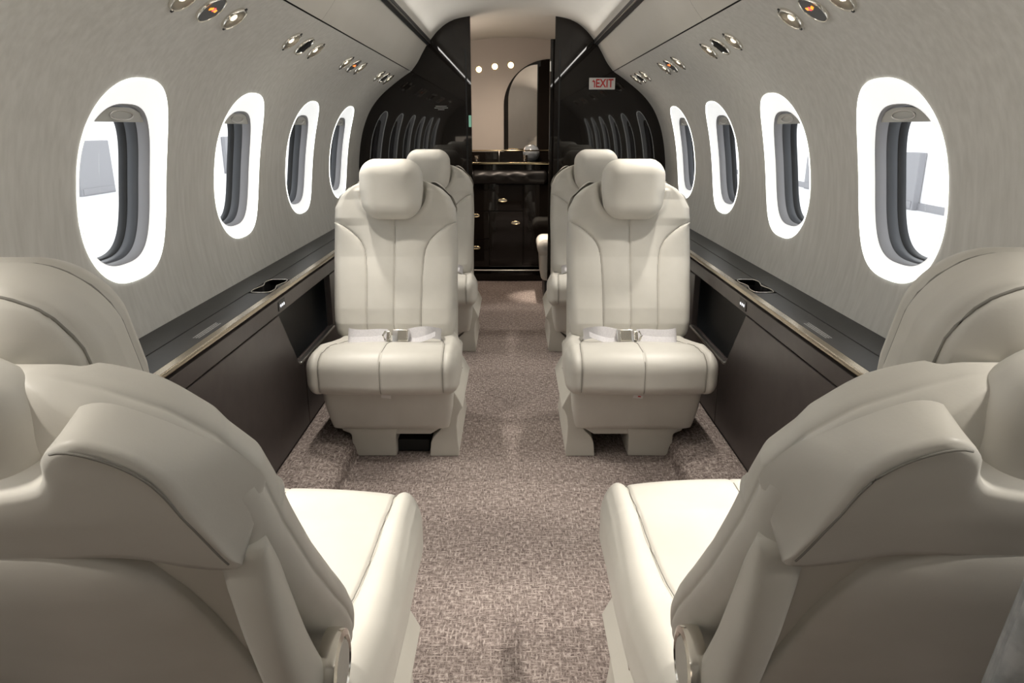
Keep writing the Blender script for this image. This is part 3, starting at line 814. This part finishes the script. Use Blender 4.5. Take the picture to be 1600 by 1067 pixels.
seat(.448, 2.70, -1, A2, .565, R(8), 'cream leather seat facing the camera on the right, in front of another seat', zscale=1.02, belts=True, tag=.012)
seat(-.448, 3.97, -1, A2, .565, R(8), 'cream leather seat far left, beside the black bulkhead, half hidden by the seat before it', zscale=1.02, belts=True)
seat(.448, 3.97, -1, A2, .565, R(8), 'cream leather seat far right, beside the black bulkhead, half hidden by the seat before it', zscale=1.02, belts=True)
seat(-.455, .86, 1, R(31), .515, R(14), 'reclined leather seat seen from behind, at the bottom left corner', dy=-.030, pz=.48, cz=1.085, ox=.0, zscale=1.0)
seat(.455, .90, 1, R(31), .525, R(14), 'reclined leather seat seen from behind, at the bottom right corner', dy=-.065, pz=.48, cz=1.085, ox=.0, zscale=1.0)

# ------------------------------------------------------------ glossy black bulkhead
def prof_pts(sgn, xin, grow=.006):
    pts = [(x+grow, z) for x, z in low] + [(x+grow, z+grow) for x, z in upp[1:]] + [(x, z+grow) for x, z in vlt[1:] if x > xin+.005]
    zc = float(np.interp(xin, vlt[::-1, 0], vlt[::-1, 1]))
    pts.append((xin, zc+grow)); pts.append((xin, .0)); pts.append((.60, 0)); pts.append((.80, .08)); pts.append((.90, .3))
    return dedup([(sgn*x, z) for x, z in pts])
for sgn, sd, xin in ((-1, 'left', .350), (1, 'right', .352)):
    B = empty('bulkhead_panel', (sgn*.6, 4.65, 0), category='bulkhead',
              label='glossy black curved bulkhead panel on the %s of the galley doorway' % sd)
    me = prism_me('bulkhead_board', [(x-sgn*.6, z) for x, z in prof_pts(sgn, xin)], 'y', -.02, .02, BLACKM, .002)
    obj('bulkhead_board', me, B)
    xe = .254 if sgn < 0 else .262
    zc = float(np.interp(.26, vlt[::-1, 0], vlt[::-1, 1]))
    zd = float(np.interp(.345, vlt[::-1, 0], vlt[::-1, 1]))
    me = prism_me('door_post', [(sgn*(xe-.6), 0), (sgn*(.358-.6), 0), (sgn*(.358-.6), zd+.004), (sgn*(xe-.6), zc+.01)], 'y', -.028, .03, BLACKM, 0)
    obj('door_post', me, B)
    me = box_me('post_strip', (sgn*(xe+.030-.6)-.005, -.0295, .0), (sgn*(xe+.030-.6)+.005, -.027, 1.62), DARK, 0)
    obj('post_strip', me, B)
    if sgn < 0:
        obj('door_latch', box_me('door_latch', (-.262+.6-.010, -.034, 1.165), (-.262+.6+.006, -.027, 1.235), GREEN, .002), B)
# folded door leaves behind the posts
D = empty('sliding_door', (.265, 4.76, 0), category='door', label='narrow black sliding door edge at the right side of the galley doorway')
obj('door_leaf', box_me('door_leaf', (-.025, -.02, .0), (.03, .02, 1.69), BLACKM, .004), D)
obj('door_handle', box_me('door_handle', (-.028, -.028, 1.50), (-.018, -.018, 1.56), STEEL, .003), D)

# exit sign
t = empty('exit_sign', (.555, 4.622, 1.421), category='sign', label='small white sign with red EXIT lettering and arrow on the black bulkhead')
obj('sign_plate', box_me('sign_plate', (-.080, -.004, -.034), (.080, .004, .034), SIGNW, .002), t)
cu = bpy.data.curves.new('txt', 'FONT'); cu.body = 'EXIT'; cu.size = .072; cu.extrude = .0008; cu.offset = .0012; cu.align_x = 'CENTER'; cu.align_y = 'CENTER'
to = bpy.data.objects.new('txt', cu); C.objects.link(to)
dg = bpy.context.evaluated_depsgraph_get(); tm = bpy.data.meshes.new_from_object(to.evaluated_get(dg)); bpy.data.objects.remove(to)
tm.materials.clear(); tm.materials.append(SIGNR); tm.name = 'sign_lettering'
lo = obj('sign_lettering', tm, t, (.014, -.0052, 0), (R(90), 0, 0)); lo.scale = (.74, .95, 1)
for c_ in ([(-.064, .010), (-.052, .024), (-.050, .012)], [(-.056, .015), (-.044, .016), (-.044, -.022), (-.050, -.022), (-.050, .009), (-.056, .009)]):
    obj('sign_arrow', prism_me('sign_arrow', c_, 'y', -.0062, -.0045, SIGNR, 0), t)
# tiny placard lettering on the left bulkhead
V, F = [], []
for r, (x0, x1) in enumerate(((-.035, .035), (-.042, .042), (-.02, .02))):
    i0 = len(V); z = .008-r*.010; V += [(x0, 0, z), (x1, 0, z), (x1, 0, z+.004), (x0, 0, z+.004)]; F.append((i0, i0+1, i0+2, i0+3))
obj('small_placard', mesh('small_placard', V, F, LETTER, False), None, (-.443, 4.6285, 1.279), category='placard', label='tiny grey lettering on the left black bulkhead panel')

# ------------------------------------------------------------ galley beyond the doorway
GX = .56
obj('wall_front', box_me('wall_front', (-.62, 5.80, 0), (.62, 5.83, 1.9), BEIGEM, 0), kind='structure')
for s in (-1, 1):
    a, b = sorted((s*GX, s*(GX+.02)))
    obj('wall_galley_'+('left' if s < 0 else 'right'), box_me('gw', (a, 4.68, 0), (b, 5.82, 1.9), BEIGEM if s < 0 else BLACKM, 0), kind='structure')
G = empty('galley_cabinet', (0, 5.52, 0), category='cabinet', label='glossy black galley cabinet with small drawers beyond the doorway')
obj('cabinet_body', box_me('cabinet_body', (-.55, .02, .10), (.55, .26, .895), BLACKM, .002), G)
obj('toe_kick', prism_me('toe_kick', [(-.55, .26), (-.55, -.02), (-.3, -.045), (0, -.055), (.3, -.045), (.55, -.02), (.55, .26)], 'z', 0, .085, BLACKM, .006, 3), G)
kick = [(x, -.055+.035*(x/.55)**2-.003, .088) for x in np.linspace(-.54, .54, 20)]
obj('kick_trim', tube_me('kick_trim', kick, .005, STEEL, 8), G)
def front(x0, x1, z0, z1, hx=None, hz=None, nm='drawer'):
    d = obj(nm, box_me(nm, (x0, -.003, z0), (x1, .02, z1), BLACKM, .003), G)
    if hx is not None:
        p = [(hx+.034*math.cos(t), -.006, hz+.011*math.sin(t)) for t in np.linspace(0, 2*math.pi, 24, endpoint=False)]
        h = obj('handle', tube_me('handle', p, .004, BRASS, 6, True), d)
        obj('handle_plate', box_me('handle_plate', (hx-.030, -.0065, hz-.008), (hx+.030, -.003, hz+.008), STEEL, .002), h)
front(-.30, -.133, .545, .700); front(-.128, .085, .545, .745, -.072, .625); front(.09, .30, .12, .745, nm='cabinet_door')
front(-.33, -.180, .330, .540, -.285, .508); front(-.175, .085, .115, .540, .028, .453)
front(-.33, -.180, .105, .325, -.285, .258)
# padded roll under the counter with four buttons
P_, N_, F_ = rbox(.29, .03, .050, .03, .028, .04, 80, 6, 12)
for bx in (-.24, -.13, -.01, .12): P_[:, 1] -= .018*np.exp(-((P_[:, 0]-bx)/.045)**2)*np.clip(-N_[:, 1], 0, 1)*np.exp(-((P_[:, 2]-.01)/.03)**2)
obj('padded_front', mesh('padded_front', P_ + np.array([-.02, -.01, .80]), F_, PADM), G)
ct = empty('galley_counter', (0, 5.52, .895), category='counter', label='dark galley countertop with two pale gold rails')
obj('counter_top', box_me('counter_top', (-.55, -.02, 0), (.55, .27, .016), BLACKM, .003), ct)
obj('counter_edge', box_me('counter_edge', (-.55, -.028, .002), (.55, -.019, .016), BRASS, .002), ct)
obj('gallery_rail', tube_me('gallery_rail', [(-.55, .10, .098), (.55, .10, .098)], .005, BRASS, 8), ct)
for x in (-.10, .30, -.45): obj('rail_post', tube_me('rail_post', [(x, .10, .016), (x, .10, .098)], .004, STEEL, 8), ct)
obj('splash_back', box_me('splash_back', (-.55, .262, .016), (.55, .275, .085), BLACKM, .001), ct)
obj('glass_bowl', lathe_me('glass_bowl', [(.0, .0), (.03, .002), (.052, .02), (.066, .05), (.066, .075), (.05, .105), (.02, .122), (0, .124)], mat('frosted_glass', (.32, .36, .40), 0.12, spec=.8), 32), None, (.150, 5.705, .9115), category='bowl', label='rounded grey-blue glass vessel standing on the galley counter')
for i, (x, z, h) in enumerate(((.10, .911, .05), (-.27, .911, .045))):
    obj('steel_cup', lathe_me('steel_cup', [(0, .002), (.014, .0), (.018, .01), (.020, h), (.017, h), (.014, .01), (0, .008)], CHROME, 20), None, (x, 5.60, z), category='cup', label=('small shiny cup on the galley counter beside the glass vessel' if i == 0 else 'small shiny cup at the left end of the galley counter'))
# three wall lamps
for i, (x, z) in enumerate(((-.256, 1.591), (-.133, 1.612), (-.010, 1.622))):
    t = obj('galley_lamp', None, None, (x, 5.798, z), (R(90), 0, 0), category='lamp', group='galley wall lamps',
            label=['glowing galley wall lamp, leftmost of three', 'glowing galley wall lamp, middle of three', 'glowing galley wall lamp, nearest the arched mirror'][i])
    obj('lamp_ring', lathe_me('lamp_ring', [(.020, 0), (.022, .004), (.025, .004), (.027, 0)], BRASS, 28), t)
    obj('lamp_lens', lathe_me('lamp_lens', [(0, .006), (.015, .005), (.021, .001)], BULB2, 24), t)
# arched mirror
Mi = empty('arched_mirror', (.10, 5.79, 1.0), category='mirror', label='tall half-arched mirror in a black frame on the galley wall')
def arch(x0, x1, zb, zl, zr, n=16):
    pts = [(x1, zb), (x1, zr)]
    for i in range(1, n+1):
        t = (math.pi/2)*i/n; pts.append((x1-(x1-x0)*math.sin(t), zl+(zr-zl)*math.cos(t)))
    pts.append((x0, zb)); return pts
oa = arch(-.165, .20, -.02, .33, .665); ia = arch(-.130, .095, .0, .36, .625)
obj('mirror_frame', prism_me('mirror_frame', oa, 'y', -.012, .008, BLACKM, .003), Mi)
obj('mirror_glass', prism_me('mirror_glass', ia, 'y', -.016, -.012, MIRRORM, .001), Mi)

# side-facing stool seat inside the vestibule
J = empty('jump_seat', (.36, 5.0, 0), category='seat', label='low cream padded side seat beyond the doorway on the right')
P_, N_, F_ = rbox(.185, .20, .055, .05, .05, .05, 20, 20, 8)
obj('seat_pad', mesh('seat_pad', P_ + np.array([0, 0, .365]), F_, LEATHER), J)
P_, N_, F_ = rbox(.17, .19, .10, .04, .04, .03, 10, 10, 10)
P_[:, 0] += .0 + np.clip((.1-P_[:, 2])/.2, 0, 1)*.012
obj('seat_base', mesh('seat_base', P_ + np.array([0, 0, .235]), F_, SHELLM), J)
obj('base_shroud', box_me('base_shroud', (-.135, -.17, 0), (.19, .19, .15), RUBBER, .01), J)

# grey covered post edge at the lower right of the picture
t = empty('partition_edge', (.308, .27, 0), category='partition', label='blurred grey padded partition edge at the extreme lower right corner')
obj('partition_board', prism_me('partition_board', [(-.17, 0), (.06, 0), (.06, 1.0), (-.068, 1.0), (-.082, .90)], 'y', -.012, .012, GREYFAB, .006, 2), t)
obj('edge_piping', tube_me('edge_piping', [(-.165, -.006, .01), (-.083, -.006, .90), (-.070, -.006, .995)], .006, GREYFAB, 8), t)

# ------------------------------------------------------------ hangar outside the windows
obj('hangar_ground', box_me('hangar_ground', (-30, -30, -1.7), (30, 60, -1.6), HANG_F, 0), kind='structure')
obj('wall_hangar_left', box_me('wall_hangar_left', (-18.6, -30, -1.6), (-18.3, 60, 5.5), HANG_W, 0), kind='structure')
obj('wall_hangar_right', box_me('wall_hangar_right', (14.3, -30, -1.6), (14.6, 60, 5.5), HANG_W, 0), kind='structure')
obj('baseboard_hangar', box_me('baseboard_hangar', (14.22, -30, -1.6), (14.3, 60, -1.35), HANG_G, 0), kind='structure')
def hang(x, y, w_, h, label):
    o = empty('hangar_door', (x, y, -1.6), category='door', label=label)
    obj('door_slab', box_me('door_slab', (-.12, -w_/2, 0), (.12, w_/2, h), HANG_G, .02), o)
    obj('kick_plate', box_me('kick_plate', ((-.14 if x > 0 else .12), -w_/2+.1, .05), ((-.12 if x > 0 else .14), w_/2-.1, .3), HANG_G, .005), o)
hang(-18.16, 31.4, 2.6, 2.25, 'wide grey hangar door seen through the nearest left window')
hang(-18.16, 47.5, 3.0, 2.25, 'grey hangar door seen through the second left window')
hang(14.16, 25.5, .95, 1.95, 'narrow grey hangar door seen through the nearest right window')
hang(14.16, 34.0, 1.2, 1.95, 'grey hangar door seen through the second right window')
